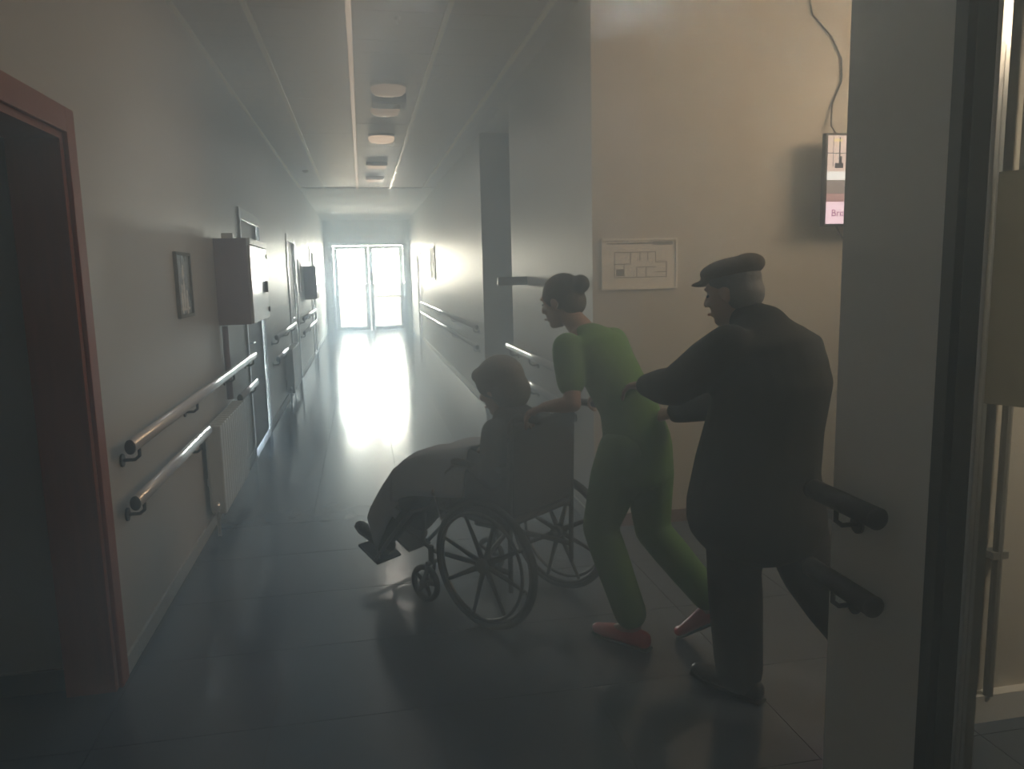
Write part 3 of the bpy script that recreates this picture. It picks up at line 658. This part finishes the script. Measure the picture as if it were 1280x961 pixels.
legs3 = [((-.09, -.10, .88), (-.09, -.07, .49), (-.09, -.11, .09)), ((.09, -.10, .88), (.09, -.27, .49), (.08, -.59, .19))]
for q in legs3: limb(b, q, [.085, .058, .040])
limb(b, [(-.09, -.11, .08), (-.09, -.01, .045)], [.036, .028]); limb(b, [(.08, -.59, .18), (.08, -.53, .10)], [.036, .028])
sculpt('body', b, .0075, 'skin_old', p3, 2); face_parts(p3, mt)
b = BM(); torso(b, [(0, -.10, .68), (0, -.095, .74), (0, -.10, .88), (0, -.13, 1.05), (0, -.155, 1.20), (0, -.14, 1.31), (0, -.10, 1.385)], [(.255, .255), (.25, .25), (.225, .225), (.21, .205), (.225, .20), (.225, .165), (.12, .09)])
limb(b, [(0, -.12, 1.37), (0, -.06, 1.405)], [.095, .078])
for (sh, el, w) in arms3: limb(b, [sh, el, V(el).lerp(V(w), .93)], [.090, .072, .048])
ell(b, (0, -.20, 1.22), (.20, .14, .17)); sculpt('coat', b, .013, 'coat', p3, 4)
b = BM(); limb(b, [legs3[0][0], legs3[0][1], (-.09, -.10, .10)], [.13, .10, .088]); limb(b, [legs3[1][0], legs3[1][1], (.08, -.56, .22)], [.13, .105, .085]); sculpt('trousers', b, .012, 'trousers', p3, 3)
b = BM(); ell(b, (0, -.05, -.005), (.082, .068, .07)); ell(b, (0, -.02, .045), (.082, .098, .07)); b.transform(mt); sculpt('hair', b, .009, 'hair_grey', p3, 2)
b = BM(); ell(b, (0, -.015, .085), (.098, .118, .042), seg=20); ell(b, (0, -.075, .09), (.075, .06, .04)); ell(b, (0, .085, .055), (.062, .06, .012)); b.transform(mt); sculpt('cap', b, .008, 'cap', p3, 2)
shoe(p3, (-.09, -.17, .005), (-.09, .09, .005), 'black_shoe'); shoe(p3, (.08, -.63, .13), (.08, -.44, .012), 'black_shoe')
#P1

# ------------------------------------------------------------------ smoke
sm = bpy.data.materials.new('smoke_volume'); sm.use_nodes = True; nt = sm.node_tree
for n in list(nt.nodes): nt.nodes.remove(n)
out = nt.nodes.new('ShaderNodeOutputMaterial'); vs = nt.nodes.new('ShaderNodeVolumeScatter')
vs.inputs['Color'].default_value = (.66, .83, 1.0, 1); vs.inputs['Anisotropy'].default_value = .3; vs.inputs['Density'].default_value = .12
nt.links.new(vs.outputs[0], out.inputs['Volume'])
ng = nt.nodes
tc = ng.new('ShaderNodeTexCoord'); mp = ng.new('ShaderNodeMapping'); mp.inputs['Scale'].default_value = (.75, .55, .9); mp.inputs['Location'].default_value = (3.1, .7, 1.3)
nz = ng.new('ShaderNodeTexNoise'); nz.inputs['Scale'].default_value = 1.0; nz.inputs['Detail'].default_value = 3.5; nz.inputs['Distortion'].default_value = .6
nt.links.new(tc.outputs['Object'], mp.inputs[0]); nt.links.new(mp.outputs[0], nz.inputs['Vector'])
r1 = ng.new('ShaderNodeMapRange'); r1.inputs['From Min'].default_value = .43; r1.inputs['From Max'].default_value = .62; r1.inputs['To Min'].default_value = 0; r1.inputs['To Max'].default_value = 1.15
nt.links.new(nz.outputs['Fac'], r1.inputs['Value'])
sp = ng.new('ShaderNodeSeparateXYZ'); nt.links.new(tc.outputs['Object'], sp.inputs[0])
sp = ng.new('ShaderNodeSeparateXYZ'); nt.links.new(tc.outputs['Object'], sp.inputs[0])
r3 = ng.new('ShaderNodeMapRange'); r3.inputs['From Min'].default_value = .3; r3.inputs['From Max'].default_value = 2.0; r3.inputs['To Min'].default_value = .042; r3.inputs['To Max'].default_value = .085
nt.links.new(sp.outputs['Z'], r3.inputs['Value'])
# the smoke comes from the near end: a thick bank under the ceiling there
r4 = ng.new('ShaderNodeMapRange'); r4.inputs['From Min'].default_value = 4.5; r4.inputs['From Max'].default_value = 6.8; r4.inputs['To Min'].default_value = 1; r4.inputs['To Max'].default_value = .05
nt.links.new(sp.outputs['Y'], r4.inputs['Value'])
r5 = ng.new('ShaderNodeMapRange'); r5.inputs['From Min'].default_value = 1.9; r5.inputs['From Max'].default_value = 3.1; r5.inputs['To Min'].default_value = .20; r5.inputs['To Max'].default_value = .85
nt.links.new(sp.outputs['Z'], r5.inputs['Value'])
r6 = ng.new('ShaderNodeMapRange'); r6.inputs['From Min'].default_value = 1.3; r6.inputs['From Max'].default_value = 2.4; r6.inputs['To Min'].default_value = 1; r6.inputs['To Max'].default_value = .15
nt.links.new(sp.outputs['X'], r6.inputs['Value'])
def mul(a, b_):
    m_ = ng.new('ShaderNodeMath'); m_.operation = 'MULTIPLY'; nt.links.new(a, m_.inputs[0]); nt.links.new(b_, m_.inputs[1]); return m_.outputs[0]
ad = ng.new('ShaderNodeMath'); ad.operation = 'ADD'; nt.links.new(mul(mul(mul(r1.outputs[0], r5.outputs[0]), r4.outputs[0]), r6.outputs[0]), ad.inputs[0]); nt.links.new(r3.outputs[0], ad.inputs[1])
nt.links.new(ad.outputs[0], vs.inputs['Density'])
o = obj('smoke_haze', box(BM(), XL - .08, XE + .08, YB - .08, YE + .12, -.05, HL + .05), sm)
o['kind'] = 'stuff'; tag(o, 'grey smoke haze filling the whole corridor and lobby', 'smoke')
